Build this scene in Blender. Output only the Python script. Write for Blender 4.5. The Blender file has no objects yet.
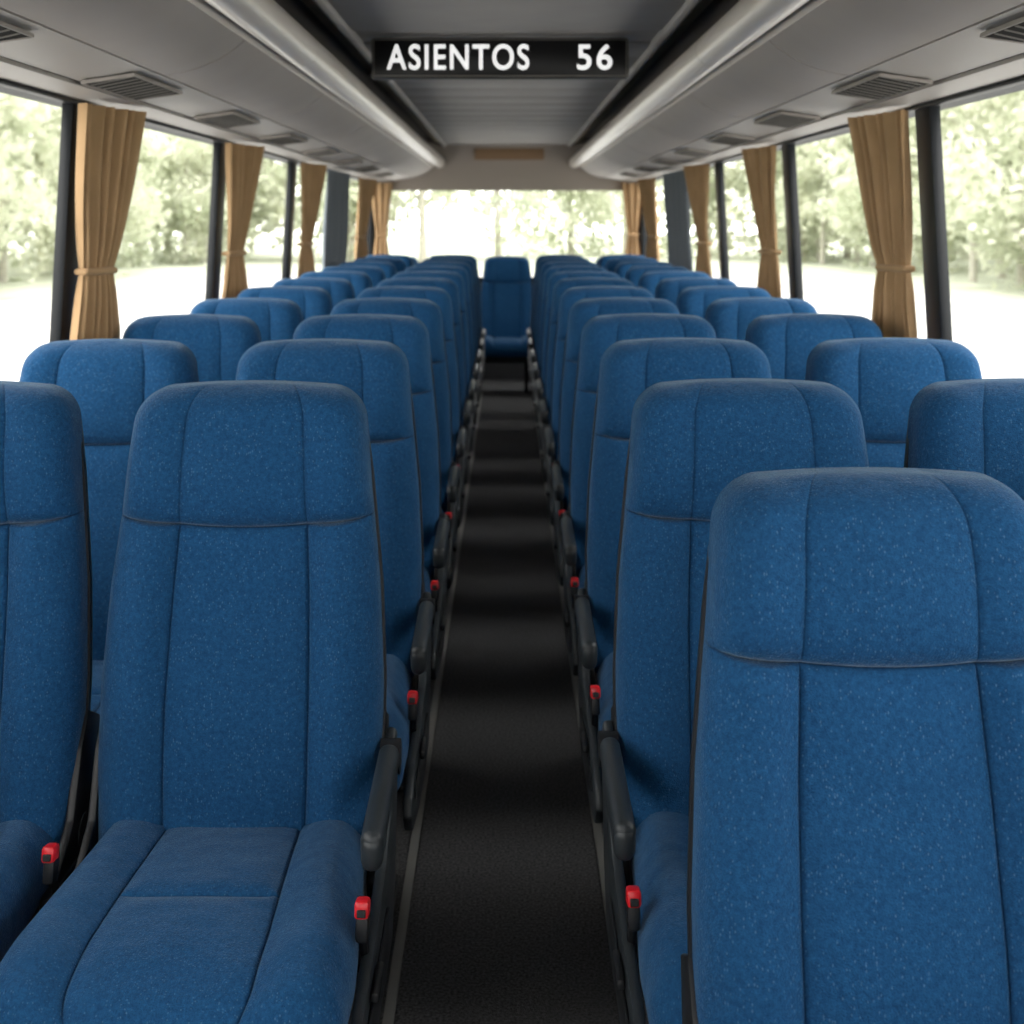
import bpy, bmesh, math, random
import numpy as np
from mathutils import Vector, Matrix
random.seed(4)
S=bpy.context.scene
C=S.collection
EYE=1.45
F=1330.0
# ------------------------------------------------------------------ materials
def mat(name, col, rough=0.6, spec=0.3, metal=0.0, var=0.0, nscale=20, bump=0.0, bscale=200, sheen=0, emit=None, es=0, coat=0):
    m=bpy.data.materials.new(name); m.use_nodes=True
    nt=m.node_tree; n=nt.nodes; l=nt.links
    b=n['Principled BSDF']
    b.inputs['Base Color'].default_value=(*col,1)
    b.inputs['Roughness'].default_value=rough
    b.inputs['Specular IOR Level'].default_value=spec
    b.inputs['Metallic'].default_value=metal
    b.inputs['Coat Weight'].default_value=coat
    if sheen:
        b.inputs['Sheen Weight'].default_value=sheen
        b.inputs['Sheen Roughness'].default_value=0.4
    if emit:
        b.inputs['Emission Color'].default_value=(*emit,1)
        b.inputs['Emission Strength'].default_value=es
    tc=n.new('ShaderNodeTexCoord')
    if var>0:
        no=n.new('ShaderNodeTexNoise'); no.inputs['Scale'].default_value=nscale; no.inputs['Detail'].default_value=4
        l.new(tc.outputs['Object'],no.inputs['Vector'])
        r=n.new('ShaderNodeValToRGB')
        r.color_ramp.elements[0].position=.3; r.color_ramp.elements[1].position=.7
        r.color_ramp.elements[0].color=(*[c*(1-var) for c in col],1)
        r.color_ramp.elements[1].color=(*[min(1,c*(1+var)) for c in col],1)
        l.new(no.outputs['Fac'],r.inputs['Fac']); l.new(r.outputs['Color'],b.inputs['Base Color'])
    if bump>0:
        nb=n.new('ShaderNodeTexNoise'); nb.inputs['Scale'].default_value=bscale; nb.inputs['Detail'].default_value=3
        l.new(tc.outputs['Object'],nb.inputs['Vector'])
        bp=n.new('ShaderNodeBump'); bp.inputs['Strength'].default_value=bump; bp.inputs['Distance'].default_value=.002
        l.new(nb.outputs['Fac'],bp.inputs['Height']); l.new(bp.outputs['Normal'],b.inputs['Normal'])
    return m

def fabric():
    m=bpy.data.materials.new('blue_seat_fabric'); m.use_nodes=True
    nt=m.node_tree; n=nt.nodes; l=nt.links; b=n['Principled BSDF']
    tc=n.new('ShaderNodeTexCoord')
    big=n.new('ShaderNodeTexNoise'); big.inputs['Scale'].default_value=140; big.inputs['Detail'].default_value=8; big.inputs['Roughness'].default_value=.9
    l.new(tc.outputs['Object'],big.inputs['Vector'])
    r=n.new('ShaderNodeValToRGB')
    r.color_ramp.elements[0].position=.37; r.color_ramp.elements[0].color=(0.005,0.036,0.100,1)
    r.color_ramp.elements[1].position=.65; r.color_ramp.elements[1].color=(0.014,0.083,0.200,1)
    l.new(big.outputs['Fac'],r.inputs['Fac'])
    # pale flecks
    fl=n.new('ShaderNodeTexVoronoi'); fl.inputs['Scale'].default_value=330; fl.inputs['Randomness'].default_value=1
    mp=n.new('ShaderNodeMapping'); mp.inputs['Scale'].default_value=(1,1,.6)
    l.new(tc.outputs['Object'],mp.inputs['Vector']); l.new(mp.outputs['Vector'],fl.inputs['Vector'])
    lt=n.new('ShaderNodeMapRange'); lt.inputs['From Min'].default_value=.45; lt.inputs['From Max'].default_value=.15; lt.inputs['To Min'].default_value=0; lt.inputs['To Max'].default_value=1
    l.new(fl.outputs['Distance'],lt.inputs['Value'])
    sep=n.new('ShaderNodeSeparateColor'); l.new(fl.outputs['Color'],sep.inputs['Color'])
    g=n.new('ShaderNodeMath'); g.operation='GREATER_THAN'; g.inputs[1].default_value=.84; l.new(sep.outputs['Red'],g.inputs[0])
    mu=n.new('ShaderNodeMath'); mu.operation='MULTIPLY'; l.new(lt.outputs['Result'],mu.inputs[0]); l.new(g.outputs[0],mu.inputs[1])
    mu2=n.new('ShaderNodeMath'); mu2.operation='MULTIPLY'; mu2.inputs[1].default_value=.32; l.new(mu.outputs[0],mu2.inputs[0])
    mx=n.new('ShaderNodeMix'); mx.data_type='RGBA'; mx.inputs['B'].default_value=(.15,.25,.37,1)
    l.new(mu2.outputs[0],mx.inputs['Factor']); l.new(r.outputs['Color'],mx.inputs['A'])
    at=n.new('ShaderNodeAttribute'); at.attribute_name='seam'
    mx2=n.new('ShaderNodeMix'); mx2.data_type='RGBA'; mx2.inputs['B'].default_value=(.003,.014,.042,1)
    l.new(at.outputs['Fac'],mx2.inputs['Factor']); l.new(mx.outputs['Result'],mx2.inputs['A'])
    l.new(mx2.outputs['Result'],b.inputs['Base Color'])
    b.inputs['Roughness'].default_value=.85; b.inputs['Specular IOR Level'].default_value=.12
    b.inputs['Sheen Weight'].default_value=.26; b.inputs['Sheen Roughness'].default_value=.3
    b.inputs['Sheen Tint'].default_value=(.6,.8,1,1)
    nb=n.new('ShaderNodeTexNoise'); nb.inputs['Scale'].default_value=420; nb.inputs['Detail'].default_value=2
    l.new(tc.outputs['Object'],nb.inputs['Vector'])
    bp=n.new('ShaderNodeBump'); bp.inputs['Strength'].default_value=.8; bp.inputs['Distance'].default_value=.002
    l.new(nb.outputs['Fac'],bp.inputs['Height'])
    nw=n.new('ShaderNodeTexNoise'); nw.inputs['Scale'].default_value=9; nw.inputs['Detail'].default_value=2
    l.new(tc.outputs['Object'],nw.inputs['Vector'])
    bp2=n.new('ShaderNodeBump'); bp2.inputs['Strength'].default_value=.55; bp2.inputs['Distance'].default_value=.02
    l.new(nw.outputs['Fac'],bp2.inputs['Height']); l.new(bp.outputs['Normal'],bp2.inputs['Normal'])
    l.new(bp2.outputs['Normal'],b.inputs['Normal'])
    return m
M_FAB=fabric()
M_SHELL=mat('black_shell_plastic',(.010,.011,.013),.45,.4)
M_PLAS=mat('dark_grey_plastic',(.021,.026,.030),.42,.45,bump=.2,bscale=600)
M_RED=mat('red_buckle_plastic',(.60,.010,.018),.35,.5)
M_METAL=mat('seat_leg_metal',(.03,.032,.035),.4,.5,.6)
M_RACK=mat('rack_panel_taupe',(.34,.31,.29),.6,.25,var=.05,nscale=3,bump=.15,bscale=500)
M_RAIL=mat('rack_rail_beige',(.54,.50,.46),.28,.5)
M_STRIP=mat('service_strip_grey',(.38,.355,.335),.5,.3)
M_CEIL=mat('ceiling_grey_lining',(.32,.31,.30),.7,.2,var=.06,nscale=4,bump=.2,bscale=400)
M_CEILD=mat('ceiling_recess',(.26,.24,.22),.8,.2)
M_COVE=mat('cove_cream_edge',(.50,.43,.32),.35,.5)
M_HEAD=mat('rear_header_lining',(.33,.29,.26),.7,.2)
M_TAN=mat('tan_plate',(.26,.165,.095),.6,.3)
M_PILLAR=mat('black_window_pillar',(.009,.011,.014),.45,.3)
M_WALL=mat('side_wall_grey',(.11,.115,.12),.7,.3,bump=.2,bscale=300)
M_CURT=mat('gold_curtain_cloth',(.40,.26,.14),.85,.15,var=.10,nscale=9,sheen=.15,bump=.2,bscale=500)
M_GCURT=mat('grey_curtain_cloth',(.16,.18,.205),.85,.15,sheen=.2)
M_CARP=mat('dark_aisle_carpet',(.090,.090,.094),.97,.05,var=.6,nscale=170,bump=.9,bscale=350)
M_TRIM=mat('floor_trim_grey',(.22,.215,.205),.6,.3)
M_SIGN=mat('sign_black_face',(.004,.004,.005),.35,.3)
M_SFR=mat('sign_frame',(.015,.015,.015),.4,.4)
M_TXT=mat('sign_white_text',(.9,.92,.92),.5,.2,emit=(1,1,1),es=.7)
M_DARK=mat('vent_dark',(.015,.014,.013),.9,.1)
M_SLAT=mat('vent_slat',(.17,.16,.15),.8,.1)
M_BARK=mat('tree_bark',(.42,.40,.34),.9,.1,var=.15,nscale=5)
M_GRASS=mat('verge_grass',(.42,.44,.35),.95,.1,var=.2,nscale=.6)
M_ROAD=mat('pale_road',(.46,.45,.43),.9,.1,var=.2,nscale=.3)
def leafmat(nm,c1,c2):
    m=bpy.data.materials.new(nm); m.use_nodes=True
    nt=m.node_tree;n=nt.nodes;l=nt.links;b=n['Principled BSDF']
    tc=n.new('ShaderNodeTexCoord'); no=n.new('ShaderNodeTexNoise'); no.inputs['Scale'].default_value=.5; no.inputs['Detail'].default_value=2
    l.new(tc.outputs['Object'],no.inputs['Vector'])
    r=n.new('ShaderNodeValToRGB'); r.color_ramp.elements[0].position=.38; r.color_ramp.elements[1].position=.62
    r.color_ramp.elements[0].color=(*c1,1); r.color_ramp.elements[1].color=(*c2,1)
    l.new(no.outputs['Fac'],r.inputs['Fac']); l.new(r.outputs['Color'],b.inputs['Base Color'])
    b.inputs['Roughness'].default_value=.8; b.inputs['Specular IOR Level'].default_value=.1
    tr=n.new('ShaderNodeBsdfTranslucent'); l.new(r.outputs['Color'],tr.inputs['Color'])
    mx=n.new('ShaderNodeMixShader'); mx.inputs[0].default_value=.45
    l.new(b.outputs[0],mx.inputs[1]); l.new(tr.outputs[0],mx.inputs[2])
    l.new(mx.outputs[0],n['Material Output'].inputs['Surface'])
    return m
M_LEAF=leafmat('haze_pale_leaves',(.47,.505,.37),(.72,.73,.61))  # outdoor haze put into the leaf colours by paling them
def glassmat():
    m=bpy.data.materials.new('window_glass'); m.use_nodes=True
    nt=m.node_tree;n=nt.nodes;l=nt.links
    for x in list(n):
        if x.type=='BSDF_PRINCIPLED': n.remove(x)
    t=n.new('ShaderNodeBsdfTransparent'); t.inputs['Color'].default_value=(.97,.98,.97,1)
    g=n.new('ShaderNodeBsdfGlossy'); g.inputs['Roughness'].default_value=.03
    mx=n.new('ShaderNodeMixShader'); mx.inputs[0].default_value=.04
    l.new(t.outputs[0],mx.inputs[1]); l.new(g.outputs[0],mx.inputs[2]); l.new(mx.outputs[0],n['Material Output'].inputs['Surface'])
    return m
M_GLASS=glassmat()

# ------------------------------------------------------------------ mesh builder
class B:
    def __init__(s,mats):
        s.v=[];s.f=[];s.m=[];s.seam=[];s.mats=mats
    def add(s,vs,fs,mi,seam=None):
        o=len(s.v); s.v+= [tuple(p) for p in vs]; s.f+=[tuple(i+o for i in f) for f in fs]; s.m+=[mi]*len(fs)
        s.seam+= (list(seam) if seam is not None else [0.0]*len(vs))
    def bm(s,bm,mi):
        bm.verts.index_update()
        s.add([v.co[:] for v in bm.verts],[[v.index for v in f.verts] for f in bm.faces],mi); bm.free()
    def box(s,c,d,mi,bev=.004,seg=2,rot=None):
        bm=bmesh.new(); bmesh.ops.create_cube(bm,size=1)
        for v in bm.verts: v.co=Vector((v.co.x*d[0],v.co.y*d[1],v.co.z*d[2]))
        if bev>0: bmesh.ops.bevel(bm,geom=bm.edges[:],offset=min(bev,min(d)*.49),segments=seg,profile=.5,affect='EDGES')
        if rot is not None: bmesh.ops.transform(bm,matrix=rot,verts=bm.verts)
        bmesh.ops.translate(bm,vec=Vector(c),verts=bm.verts)
        s.bm(bm,mi)
    def cyl(s,p0,p1,r0,r1,mi,n=16):
        p0=Vector(p0);p1=Vector(p1);d=(p1-p0)
        bm=bmesh.new(); bmesh.ops.create_cone(bm,cap_ends=True,segments=n,radius1=r0,radius2=r1,depth=d.length)
        q=d.to_track_quat('Z','Y').to_matrix().to_4x4()
        bmesh.ops.transform(bm,matrix=Matrix.Translation((p0+p1)/2)@q,verts=bm.verts)
        s.bm(bm,mi)
    def prism(s,poly,x0,x1,mi,bev=.005):
        bm=bmesh.new()
        vs=[bm.verts.new((x0,p[0],p[1])) for p in poly]; f=bm.faces.new(vs)
        r=bmesh.ops.extrude_face_region(bm,geom=[f])
        vv=[e for e in r['geom'] if isinstance(e,bmesh.types.BMVert)]
        bmesh.ops.translate(bm,vec=Vector((x1-x0,0,0)),verts=vv)
        bmesh.ops.recalc_face_normals(bm,faces=bm.faces[:])
        if bev: bmesh.ops.bevel(bm,geom=bm.edges[:],offset=bev,segments=2,profile=.5,affect='EDGES')
        s.bm(bm,mi)
    def shell(s,NS,NV,fn,mi):
        vs=[];se=[]
        for side in (0,1):
            for j in range(NV):
                for i in range(NS):
                    c,q=fn(i,j,side); vs.append(c); se.append(q)
        fs=[];o=NS*NV
        for j in range(NV-1):
            for i in range(NS-1):
                a=j*NS+i
                fs.append((a,a+1,a+NS+1,a+NS)); fs.append((o+a,o+a+NS,o+a+NS+1,o+a+1))
        per=[i for i in range(NS)]+[j*NS+NS-1 for j in range(1,NV)]+[(NV-1)*NS+i for i in range(NS-2,-1,-1)]+[j*NS for j in range(NV-2,0,-1)]
        for k in range(len(per)):
            a=per[k];b=per[(k+1)%len(per)]
            fs.append((b,a,o+a,o+b))
        s.add(vs,fs,mi,se)
    def mesh(s,name,angle=40,mirror=False):
        me=bpy.data.meshes.new(name)
        v=[(-p[0],p[1],p[2]) for p in s.v] if mirror else s.v
        f=[tuple(reversed(q)) for q in s.f] if mirror else s.f
        me.from_pydata(v,[],f)
        for m in s.mats: me.materials.append(m)
        me.polygons.foreach_set('material_index',s.m)
        me.polygons.foreach_set('use_smooth',[True]*len(f))
        a=me.attributes.new('seam','FLOAT','POINT'); a.data.foreach_set('value',s.seam)
        me.update()
        bm=bmesh.new(); bm.from_mesh(me); bmesh.ops.recalc_face_normals(bm,faces=bm.faces[:]); bm.to_mesh(me); bm.free()
        me.set_sharp_from_angle(angle=math.radians(angle))
        return me
def obj(name,me,parent=None,loc=(0,0,0),rz=0):
    o=bpy.data.objects.new(name,me); C.objects.link(o); o.location=loc; o.rotation_euler=(0,0,rz)
    if parent: o.parent=parent
    return o
def empty(name,loc=(0,0,0)):
    e=bpy.data.objects.new(name,None); e.empty_display_size=.1; C.objects.link(e); e.location=loc; return e

# ------------------------------------------------------------------ seat
def interp(x,xs,ys): return float(np.interp(x,xs,ys))
H=.733; RC=.058; VS=.517; Z0=.435
def hwl(v): 
    return interp(v,[0,.12,.25,.40,.505,.56,.64,.735],[.226,.232,.232,.224,.213,.207,.200,.190])
def cluster(base,cent,offs):
    a=set(round(x,5) for x in base)
    for c in cent:
        a={x for x in a if abs(x-c)>max(offs)*1.15}
        for o in offs: a.add(round(c+o,5)); a.add(round(c-o,5))
    return sorted(a)
so=[0,.006,.012,.02,.03,.045,.07,.1]
Scol=cluster(list(np.linspace(-.96,.96,41)),[-.5,.5],so)
Scol=sorted(set(Scol+[t*(1-e) for t in (-1,1) for e in (0,.002,.008,.018,.05,.06,.075,.09)]))
def mkrows():
    r=cluster(list(np.linspace(0,H-RC,46)),[VS],[0,.0015,.003,.005,.008,.012,.02])
    return sorted(set(r+[round(H-RC+RC*math.sin(t),5) for t in np.linspace(.12,math.pi/2,16)]))
Vrow=mkrows()
def edge(x,v,r,grow=0):
    w=hwl(v)
    qx=abs(x)-(w-RC); qz=v-(H-RC)
    sd=math.hypot(max(qx,0),max(qz,0))+min(max(qx,qz),0)-RC
    d=max(0,-sd)
    t=min(d/r,1); return math.sqrt(max(0,1-(1-t)**2)), d
def wid(v):
    w=hwl(v)
    if v>H-RC: w=w-RC+math.sqrt(max(0,RC*RC-(v-(H-RC))**2))
    return w
def g(x,s): return math.exp(-(x/s)**2)
def ymid(v): return .054+.17*v+ .03*max(0,.2-v)
def backfn(i,j,side):
    s=Scol[i]; v=Vrow[j]; w=wid(v); x=s*w
    f,d=edge(x,v,.038)
    zz=v - .016*(1-s*s)*g(v-VS,.12) - .007*s*s*max(0,(v-.5)/.25)
    seam=0
    if side==0:
        bol=.022*g(abs(s)-.72,.17)*(1 if v<VS else .30)
        puff=(.007*(1-4*s*s) if abs(s)<.5 else 0)
        lum=.016*g(v-.18,.16)*(1-s*s)
        head=.026*max(0,math.sin(math.pi*min(1,max(0,(v-VS)/(H-VS)))))**.7
        dx=(abs(s)-.5)*w
        k=1.0 if v<VS else .6
        gr=k*(.005*g(dx,.003)+.006*g(dx,.016)); seam=k*.8*g(dx,.0012)
        dv=v-VS
        gr2=.006*g(dv,.003)+.008*g(dv,.016); gr=max(gr,gr2)+.3*min(gr,gr2); seam=max(seam,.9*g(dv,.0014))
        y=ymid(v)-f*(.046+bol+puff+lum+head-gr)
    else:
        y=ymid(v)+.030
    return (x,y,Z0+zz),seam
def shellfn(i,j,side):
    s=Scol[i]; v=Vrow[j]; top=min(1,max(0,(v-(H-.16))/.12))
    w=wid(v)+.004*(1-top)-.003*top; x=s*w
    f,d=edge(s*wid(v),v,.07)
    zz=v*(1-.004/H) - .007*s*s*max(0,(v-.5)/.25)
    y=ymid(v)+.022 if side==0 else ymid(v)+.032+.045*f
    return (x,y,Z0+zz),0
CL=.565; CR=.07; CS=.285
Tc=cluster(list(np.linspace(0,CL-CR,34)),[CS],[0,.0015,.003,.005,.008,.012,.02])
Tc=sorted(set(Tc+[round(CL-CR+CR*math.sin(t),5) for t in np.linspace(.12,math.pi/2,12)]))
def chw(t): return interp(t,[0,.15,.40,.565],[.213,.220,.236,.232])
def cushfn(i,j,side):
    s=Scol[i]; t=Tc[j]; w=chw(t)
    wl=w
    if t>CL-CR: w=w-CR+math.sqrt(max(0,CR*CR-(t-(CL-CR))**2))
    x=s*w
    qx=abs(x)-(wl-CR); qz=t-(CL-CR)
    d=max(0,-(math.hypot(max(qx,0),max(qz,0))+min(max(qx,qz),0)-CR))
    r=.045; q=min(d/r,1); f=math.sqrt(max(0,1-(1-q)**2))
    zm=.422+.020*(t/CL)-.03*max(0,(t-.42)/.145)**2
    y=.065-t
    seam=0
    if side==0:
        dx=(abs(s)-.5)*w
        gr=.005*g(dx,.003)+.007*g(dx,.018); seam=.8*g(dx,.0012)
        dv=t-CS
        if abs(s)<=.5:
            g2=.005*g(dv,.003)+.007*g(dv,.018); gr=max(gr,g2); seam=max(seam,.9*g(dv,.0014))
        bol=.018*g(abs(s)-.76,.20)
        dome=.010*(1-s*s)*math.sin(math.pi*min(1,t/CL))
        z=zm+f*(.053+bol+dome-gr)
    else:
        z=zm-.05*f-.012
    return (x,y,z),seam
def make_seat(kind):
    b=B([M_FAB,M_SHELL,M_PLAS,M_RED,M_METAL])
    b.shell(len(Scol),len(Vrow),backfn,0)
    b.shell(len(Scol),len(Vrow),shellfn,1)
    b.shell(len(Scol),len(Tc),cushfn,0)
    b.box((0,-.19,.350),(.40,.44,.04),1,.012)
    b.box((0,-.05,.318),(.40,.04,.035),4,.006); b.box((0,-.32,.318),(.40,.04,.035),4,.006)
    legx=.145
    b.prism([(-.36,.335),(-.01,.335),(-.03,.26),(-.10,.05),(-.05,.0),(-.30,.0),(-.24,.05),(-.30,.26)],legx,legx+.03,4,.004)
    b.box((legx+.015,-.18,.010),(.06,.36,.018),4,.006)
    for sx in (-1,1):
        x0=.222 if sx>0 else -.238
        b.prism([(.17,.60),(.11,.63),(.07,.58),(.03,.48),(-.05,.42),(-.05,.36),(.08,.34),(.14,.42)],x0,x0+.014,1,.003)
        b.cyl((x0-.002,.08,.44),(x0+.016,.08,.44),.03,.03,2,20)
    def buckle(x,y,z,tilt):
        R=Matrix.Rotation(tilt,4,'X')
        b.box((x,y,z),(.018,.028,.046),1,.005,2,R)
        b.box((x,y-.003,z+.022),(.020,.030,.024),3,.005,2,R)
        b.box((x,y-.0195,z+.022),(.012,.004,.010),1,.001,1,R)
        b.cyl((x,y+.04,z-.09),(x,y+.006,z-.02),.007,.007,1,8)
    if kind=='aisle':
        b.prism([(.13,.59),(.10,.605),(.05,.58),(.02,.51),(-.08,.455),(-.22,.435),(-.40,.420),(-.485,.395),(-.50,.36),(-.46,.320),(-.30,.290),(-.10,.285),(.03,.29),(.09,.38),(.13,.50)],.236,.254,2,.006)
        b.prism([(-.08,.40),(-.38,.39),(-.44,.37),(-.36,.345),(-.1,.35)],.254,.259,1,.003)
        b.cyl((.232,.065,.570),(.264,.065,.570),.028,.028,1,24)
        R=Matrix.Rotation(math.radians(3),4,'X')
        b.box((.249,-.115,.578),(.033,.29,.046),2,.015,4,R)
        b.box((.249,-.115,.560),(.026,.26,.028),1,.010,2,R)
        b.box((.249,-.220,.563),(.031,.085,.05),2,.014,3,R)
        buckle(.240,-.285,.483,-.2)
        b.box((.262,-.30,.410),(.012,.08,.016),1,.005)
    if kind=='window':
        buckle(-.246,-.10,.470,-.2)
    b.box((-.233,-.02,.40),(.02,.14,.03),1,.006)
    return b
ba=make_seat('aisle'); bw=make_seat('window')
SEAT_L=ba.mesh('bus_seat_aisle_left'); SEAT_R=ba.mesh('bus_seat_aisle_right',mirror=True)
WIN_L=bw.mesh('bus_seat_window_left',mirror=True); WIN_R=bw.mesh('bus_seat_window_right')
VS=.540; Vrow=mkrows()
FRONT=make_seat('front').mesh('bus_seat_front')
PITCH=.80; D0=1.31
for k in range(0,12):
    y=D0+PITCH*k
    if k>=1:
        obj('bus_seat',SEAT_L,loc=(-.438 if k==1 else -.426,y,0)); obj('bus_seat',WIN_L,loc=(-.935 if k==1 else -.920,y,0))
        obj('bus_seat',SEAT_R,loc=(.416,y+.03,0)); obj('bus_seat',WIN_R,loc=(.903,y+.03,0))
    else:
        for q in (obj('bus_seat',FRONT,loc=(.432,1.40,-.018)),obj('bus_seat',FRONT,loc=(.93,1.40,-.018))): q.scale=(.955,1,1)
for i,x in enumerate((-.96,-.48,0,.48,.96)):
    obj('bus_seat',WIN_R,loc=(x,11.30,-.045))

# ------------------------------------------------------------------ floor
YF=-1.9; YB=11.95
def simple(name,parts,mats,parent=None,angle=40):
    b=B(mats)
    for p in parts:
        b.box(*p)
    return obj(name,b.mesh(name,angle),parent)
simple('floor',[((0,(YF+YB)/2,-.03),(2.50,YB-YF,.06),0,0)],[M_CARP])
for i,sx in enumerate((-1,1)):
    simple('trim_%d'%(i+1),[((sx*.214,(YF+11.0)/2,.002),(.020,11.0-YF,.010),0,.002)],[M_TRIM])
# ------------------------------------------------------------------ side walls
SILL=.93; WTOP=1.768
XB=1.245; XT=1.20
def xw(z): return XB+(XT-XB)*(z-SILL)/(WTOP-SILL) if z>SILL else XB
winid=1
for sx,nm in ((-1,'left'),(1,'right')):
    PIL=[-.20,1.78,3.73,5.62,7.50,9.45,11.40]
    if sx>0: PIL=[p+.10 for p in PIL[:-1]]+[11.42]
    b=B([M_WALL,M_PILLAR,M_STRIP])
    yc=(YF+YB)/2; L=YB-YF
    b.box((sx*(XB+.03),yc,SILL/2-.45),(.06,L,SILL+.9),0,.0)
    b.box((sx*(XB+.005),yc,SILL-.01),(.06,L,.03),1,.006)
    b.box((sx*(XB+.03),yc,(WTOP+2.3)/2+.01),(.10,L,2.3-WTOP),0,.0)
    b.box((sx*(XT+.0),yc,WTOP+.003),(.030,L,.012),1,.004)
    b.box((sx*(XB-.005),yc,.78),(.03,L,.05),1,.01)
    ang=math.atan2(XB-XT,WTOP-SILL)
    for p in PIL:
        R=Matrix.Rotation(-sx*ang,4,'Y')
        b.box((sx*((XB+XT)/2+.010),p,(SILL+WTOP)/2),(.035,.14,WTOP-SILL+.05),1,.010,2,R)
    for p in (YF+.05,YB-.03):
        b.box((sx*((XB+XT)/2+.02),p,(SILL+WTOP)/2),(.06,.12,WTOP-SILL+.05),1,.0)
    obj('wall_'+nm,b.mesh('wall_'+nm))
    ed=[YF]+PIL+[YB]
    for a,c in zip(ed[:-1],ed[1:]):
        bb=B([M_GLASS])
        X0=sx*(XB+.012);X1=sx*(XT+.012)
        bb.add([(X0,a+.06,SILL),(X0,c-.06,SILL),(X1,c-.06,WTOP),(X1,a+.06,WTOP)],[(0,1,2,3)],0)
        obj('window_%d'%winid,bb.mesh('pane')); winid+=1
b=B([M_WALL,M_HEAD,M_TAN,M_PILLAR])
b.box((0,YB+.03,.45-.45),(2.56,.06,1.8),0,0)
b.box((0,YB+.03,2.0),(2.56,.10,.60),1,0)
vs=[];fs=[];n=8
for j in range(n+1):
    t=j/n; z=1.715+.40*t; y=YB-.02-.10*(t**2)
    for i in range(9):
        x=-1.2+2.4*i/8; vs.append((x,y,z))
for j in range(n):
    for i in range(8):
        a=j*9+i; fs.append((a,a+1,a+10,a+9))
b.add(vs,fs,1)
b.box((0.02,YB-.085,2.02),(.62,.05,.10),2,.01)
for sx in (-1,1): b.box((sx*1.22,YB+.02,1.3),(.10,.08,.95),3,.01)
b.box((0,YB,1.705),(2.4,.05,.02),1,.005)
b.box((0,YB,.90),(2.4,.06,.04),3,.005)
obj('wall_back',b.mesh('wall_back'))
bb=B([M_GLASS]); bb.add([(-1.18,YB+.02,.9),(1.18,YB+.02,.9),(1.18,YB+.02,1.71),(-1.18,YB+.02,1.71)],[(0,1,2,3)],0)
obj('window_%d'%winid,bb.mesh('pane')); winid+=1
# unseen front wall with windscreen, sill raised to dim the seat fronts
b=B([M_WALL,M_PILLAR])
b.box((0,YF-.03,.20),(2.56,.06,2.12),0,0); b.box((0,YF-.03,2.15),(2.56,.06,.34),0,0)
b.box((0,YF-.02,1.26),(2.4,.35,.06),1,.02)
for sx in (-1,1): b.box((sx*1.23,YF-.02,1.4),(.09,.08,1.5),1,.01)
obj('wall_front',b.mesh('wall_front'))
bb=B([M_GLASS]); bb.add([(-1.2,YF-.03,1.26),(1.2,YF-.03,1.26),(1.2,YF-.03,1.98),(-1.2,YF-.03,1.98)],[(0,1,2,3)],0)
obj('window_%d'%winid,bb.mesh('pane')); winid+=1

# ------------------------------------------------------------------ ceiling
b=B([M_CEIL,M_CEILD,M_COVE,M_DARK])
ZC=2.10
b.box((0,(YF+YB)/2,2.30),(2.56,YB-YF+.1,.06),1,0)
segs=[(YF+.02,.6),(.61,2.6),(2.61,4.62)]
a=4.98
while a<YB-.15:
    segs.append((a,min(a+.405,YB-.05))); a+=.43
for (a,c) in segs:
    b.box((0,(a+c)/2,ZC+.012),(1.08,c-a,.024),0,.008)
b.box((0,4.80,ZC+.02),(1.08,.35,.02),0,.004)
b.box((0,(YF+YB)/2,ZC+.04),(1.12,YB-YF,.02),3,0)
for sx in (-1,1):
    b.box((sx*.556,(YF+YB)/2,ZC+.004),(.034,YB-YF,.044),0,.012)
    b.box((sx*.60,(YF+YB)/2,ZC+.030),(.075,YB-YF,.02),2,.006)
    b.box((sx*.90,(YF+YB)/2,ZC+.075),(.62,YB-YF,.02),1,0)
obj('ceiling',b.mesh('ceiling'))

# ------------------------------------------------------------------ luggage racks
def extr(b,prof,y0,y1,mi,thick=.010):
    n=len(prof); P=[Vector(p) for p in prof]
    nor=[]
    for i in range(n):
        a=P[max(i-1,0)];c=P[min(i+1,n-1)]; t=(c-a).normalized(); nor.append(Vector((-t.y,t.x)))
    vs=[]
    for y in (y0,y1):
        for i in range(n): vs.append((P[i].x,y,P[i].y))
        for i in range(n): q=P[i]+nor[i]*thick; vs.append((q.x,y,q.y))
    fs=[]; m=2*n
    for i in range(n-1):
        fs.append((i,i+1,m+i+1,m+i)); fs.append((n+i,m+n+i,m+n+i+1,n+i+1))
        fs.append((i,n+i,n+i+1,i+1)); fs.append((m+i,m+i+1,m+n+i+1,m+n+i))
    fs.append((0,m,m+n,n)); fs.append((n-1,2*n-1,m+2*n-1,m+n-1))
    b.add(vs,fs,mi)
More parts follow.
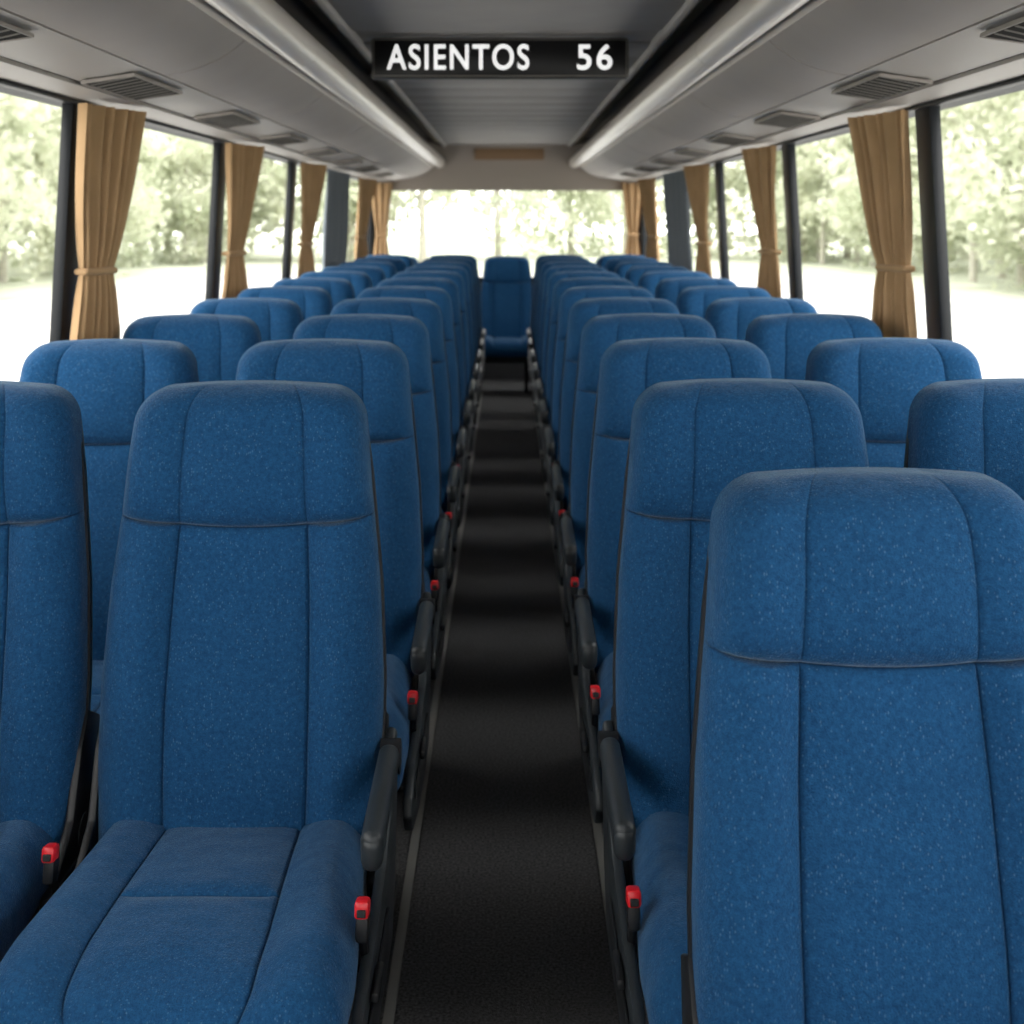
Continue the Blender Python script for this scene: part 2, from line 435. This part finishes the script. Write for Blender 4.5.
for sx,nm in ((-1,'l'),(1,'r')):
    e=empty('luggage_rack',(0,0,0))
    def mp(pr): return [(sx*x,z) for x,z in pr]
    T=(.01 if sx<0 else -.01)
    strip0=[(1.20,1.778),(1.06,1.774),(1.050,1.775)]
    strip1=[(1.040,1.783),(.96,1.792),(.870,1.808)]
    door=[(.860,1.808),(.82,1.814),(.77,1.828),(.72,1.850),(.68,1.878),(.655,1.900)]
    rail=[(.655,1.897)]+[(.603+.05*math.cos(t),1.945+.05*math.sin(t)) for t in np.linspace(-.35,-math.pi*1.25,22)]
    b=B([M_STRIP,M_RACK,M_RAIL,M_DARK,M_CEILD])
    back=[(1.20,1.793),(1.03,1.794),(.87,1.824),(.80,1.837),(.72,1.870),(.64,1.93),(.62,1.985)]
    extr(b,mp(back),YF+.6,YB-.05,3,T)
    extr(b,mp(strip0),YF+.6,YB-.05,0,T)
    y=YF+.6; 
    while y<YB-.1:
        y1=min(y+1.15,YB-.05); extr(b,mp(strip1),y+.003,y1-.003,0,T); y=y1
    y=-.98
    extr(b,mp(door),YF+.6,y-.004,1,T)
    while y<YB-.1:
        y1=min(y+1.44,YB-.05); extr(b,mp(door),y+.006,y1-.006,1,T); y=y1
    cuts=[YF+.6,1.1,3.9,6.8,9.7,YB-.05]
    for a,c in zip(cuts[:-1],cuts[1:]):
        extr(b,mp(rail),a+.003,c-.003,2,T)
    obj('rack_body',b.mesh('rack_body',50),e)
    b=B([M_STRIP,M_DARK,M_RACK,M_SLAT])
    ang=math.atan2(1.808-1.783,.172)
    vy=3.43-1.15*3
    while vy<YB-.5:
        R=Matrix.Rotation(sx*ang,4,'Y')
        cx=.960; cz=1.7915
        def put(dx,dy,dz,size,mi,bev=.001,rz=0):
            off=R@Vector((dx,dy,dz)); b.box((sx*cx+off.x,vy+off.y,cz+off.z),size,mi,bev,1,R@Matrix.Rotation(rz,4,'Z'))
        put(0,0,-.005,(.125,.46,.006),1)
        for s2 in (-1,1):
            put(s2*.064,0,-.006,(.004,.47,.009),2); put(0,s2*.233,-.006,(.132,.004,.009),2)
        for q in range(9):
            put(0,-.20+q*.050,-.0085,(.122,.008,.003),3,.001,sx*.35)
        vy+=1.15
    obj('air_vents',b.mesh('air_vents'),e)

# ------------------------------------------------------------------ sign
sg=empty('seat_count_sign',(0,4.80,0))
sw=256/277.; sh=41/277.
zt=2.098
b=B([M_SFR,M_SIGN,M_SLAT])
b.box((-.025,0,zt-sh/2),(sw,.07,sh),0,.012,3)
b.box((-.025,-.032,zt-sh/2),(sw-.012,.010,sh-.012),2,.004)
b.box((-.025,-.034,zt-sh/2),(sw-.020,.010,sh-.020),1,.004)
obj('sign_housing',b.mesh('sign_housing'),sg)
def text(s,x0,x1,z0,z1,nm):
    cu=bpy.data.curves.new(nm,'FONT'); cu.body=s; cu.size=1; cu.extrude=.01; cu.offset=.010; cu.space_character=1.15
    o=bpy.data.objects.new(nm+'_tmp',cu); C.objects.link(o)
    bpy.context.view_layer.update()
    me=bpy.data.meshes.new_from_object(o.evaluated_get(bpy.context.evaluated_depsgraph_get()))
    bpy.data.objects.remove(o)
    xs=[v.co.x for v in me.vertices]; ys=[v.co.y for v in me.vertices]
    a,b_=min(xs),max(xs); c,d=min(ys),max(ys)
    for v in me.vertices:
        X=x0+(v.co.x-a)/(b_-a)*(x1-x0); Z=z0+(v.co.y-c)/(d-c)*(z1-z0); v.co=(X,-.041-v.co.z*.1,Z)
    me.materials.clear(); me.materials.append(M_TXT); me.name=nm
    return obj(nm,me,sg)
k=1/279.; 
text('ASIENTOS',(387-507)*k,(529-507)*k,EYE+(218-70)*k,EYE+(218-44.5)*k,'lettering')
text('56',(577-507)*k,(612-507)*k,EYE+(218-70)*k,EYE+(218-44.5)*k,'numerals')

# ------------------------------------------------------------------ curtains
def curtain(yc,sx,wt,tie=True,m=M_CURT,zbot=.98,folds=6,rear=False,seed=0,wm=None,wb=None,tilt=.085,amp=.016):
    rnd=random.Random(seed); ph=rnd.random()*6
    zt=1.762; ztie=1.30
    b=B([m,M_RAIL]); NU=folds*16+1; NVv=50
    wm=wm or wt*.46; wb=wb or wt*.72
    wj=[rnd.uniform(.7,1.35) for _ in range(folds+2)]
    vs=[]
    for j in range(NVv):
        v=j/(NVv-1); z=zt+(zbot-zt)*v
        if z>ztie:
            t=(zt-z)/(zt-ztie); w=wm+(wt-wm)*(1-t)**.9; tl=tilt*(1-.55*t)
        else:
            t=(ztie-z)/(ztie-zbot); w=wm+(wb-wm)*min(1,t*1.8)**.8; tl=tilt*(.45+.2*min(1,t*1.8))
        if not tie: w=wt; tl=tilt
        for i in range(NU):
            u=i/(NU-1)
            uu=u+.03*math.sin(u*17+ph)+.015*math.sin(u*9+v*2)
            P=uu*folds*2*math.pi+ph+.25*math.sin(v*3+u*5)
            fo=math.sin(P)
            q=min(folds,int(u*folds)); fr=u*folds-q
            A=wj[q]*(1-fr)+wj[q+1]*fr
            al=(u-.5)*w
            pinch=1-.3*g(z-ztie,.05) if tie else 1
            wav=amp*A*fo*pinch+.004*math.sin(v*7+ph+u*3)
            if rear: vs.append((yc+al,YB-.10+wav,z))
            else:
                L=math.hypot(w,tl); nx=w/L; ny=tl/L
                xx=(xw(z)-.045-tl*u)+wav*nx*1.0
                vs.append((sx*xx,yc+al+wav*ny,z))
    fs=[]
    for j in range(NVv-1):
        for i in range(NU-1):
            a=j*NU+i; fs.append((a,a+1,a+NU+1,a+NU))
    b.add(vs,fs,0)
    if tie:
        if rear: b.box((yc,YB-.10,ztie),(wm+.015,.05,.020),0,.01,3)
        else:
            tl=tilt*.45; R=Matrix.Rotation(sx*math.atan2(tl,wm),4,'Z')
            b.box((sx*(xw(ztie)-.045-tl*.5),yc,ztie),(.046,math.hypot(wm,tl)+.015,.020),0,.01,3,R)
    return obj('window_curtain',b.mesh('curtain',180))
i=0
for sx,ys in ((-1,(1.98,3.76,5.66,7.66)),(1,(1.98,3.98,5.88,7.84))):
    for y in ys:
        i+=1; curtain(y,sx,.31,seed=i,folds=6)
    curtain(8.95,sx,.80,tie=False,m=M_GCURT,folds=8,seed=i+20,tilt=.04)
    curtain(10.55,sx,.45,seed=i+30,folds=5)
    curtain(sx*1.12,sx,.20,rear=True,seed=i+40,folds=3)

# ------------------------------------------------------------------ outside
GZ=-1.05
def plane(name,x0,x1,y0,y1,z,m):
    b=B([m]); b.add([(x0,y0,z),(x1,y0,z),(x1,y1,z),(x0,y1,z)],[(0,1,2,3)],0); return obj(name,b.mesh(name))
plane('ground',-150,150,-60,200,GZ-.02,M_GRASS)
plane('road',-15,15,-60,60,GZ,M_ROAD)
def tree(seed,h,low):
    rnd=random.Random(seed); b=B([M_BARK,M_LEAF])
    b.cyl((0,0,-.2),(.1,0,h*.55),.20,.12,0,10); b.cyl((.1,0,h*.53),(0,.1,h*.9),.12,.03,0,8)
    tips=[]
    for k in range(13):
        z=h*(.12+.06*k); a=rnd.random()*6.28; L=h*rnd.uniform(.16,.30)*(1.1-.045*k)
        p=(math.cos(a)*L,math.sin(a)*L,z+L*.45)
        b.cyl((.05,0,z),p,.06,.02,0,6); tips.append((p,L))
    vs=[];fs=[]
    cl=[(Vector(p),rnd.uniform(.9,1.6)) for p,L in tips]+[(Vector((rnd.gauss(0,h*.14),rnd.gauss(0,h*.14),h*rnd.uniform(low,1))),rnd.uniform(1.0,1.8)) for _ in range(22)]
    for c,r in cl:
        for q in range(110):
            d=Vector((rnd.gauss(0,1),rnd.gauss(0,1),rnd.gauss(0,.8))).normalized()*r*rnd.random()**.5
            p=c+d; s=rnd.uniform(.13,.27)
            u=Vector((rnd.gauss(0,1),rnd.gauss(0,1),rnd.gauss(0,1))).normalized(); w=u.cross(Vector((rnd.gauss(0,1),rnd.gauss(0,1),rnd.gauss(0,1)))).normalized()
            o=len(vs); vs+= [p+u*s,p+w*s*.6,p-u*s,p-w*s*.6]; fs.append((o,o+1,o+2,o+3))
    b.add(vs,fs,1)
    return b.mesh('tree',30)
TR=[tree(1,9,.08),tree(2,11,.15),tree(3,8,.05),tree(5,10,.1)]
rnd=random.Random(9)
for sx in (-1,1):
    for x0,x1,sc in ((17,21,.9),(24,32,1.35)):
        y=4
        while y<95:
            o=obj('tree',rnd.choice(TR),loc=(sx*rnd.uniform(x0,x1),y,GZ),rz=rnd.random()*6.28)
            s=rnd.uniform(.85,1.15)*sc; o.scale=(s,s,s)
            y+=rnd.uniform(3.0,5.0)*(1 if sc<1 else 1.2)
x=-22
while x<22:
    o=obj('tree',rnd.choice(TR),loc=(x,rnd.uniform(75,95),GZ),rz=rnd.random()*6.28); o.scale=(1.3,1.3,1.3); x+=rnd.uniform(3.5,5.0)

# ------------------------------------------------------------------ world & camera
w=bpy.data.worlds.new('sky'); S.world=w; w.use_nodes=True
bg=w.node_tree.nodes['Background']; bg.inputs['Color'].default_value=(1,.985,.965,1); bg.inputs['Strength'].default_value=6.2
cam=bpy.data.cameras.new('camera'); co=bpy.data.objects.new('camera',cam); C.objects.link(co)
co.location=(0,0,EYE); co.rotation_euler=(math.pi/2,0,0)
cam.sensor_width=36; cam.lens=F/1024*36; cam.shift_x=5/1024; cam.shift_y=-294/1024
cam.clip_start=.05; cam.clip_end=500
cam.dof.use_dof=True; cam.dof.focus_distance=1.9; cam.dof.aperture_fstop=6.5
S.camera=co
try:
    S.view_settings.view_transform='Standard'; S.view_settings.look='None'; S.view_settings.exposure=0
except Exception as ex: print(ex)
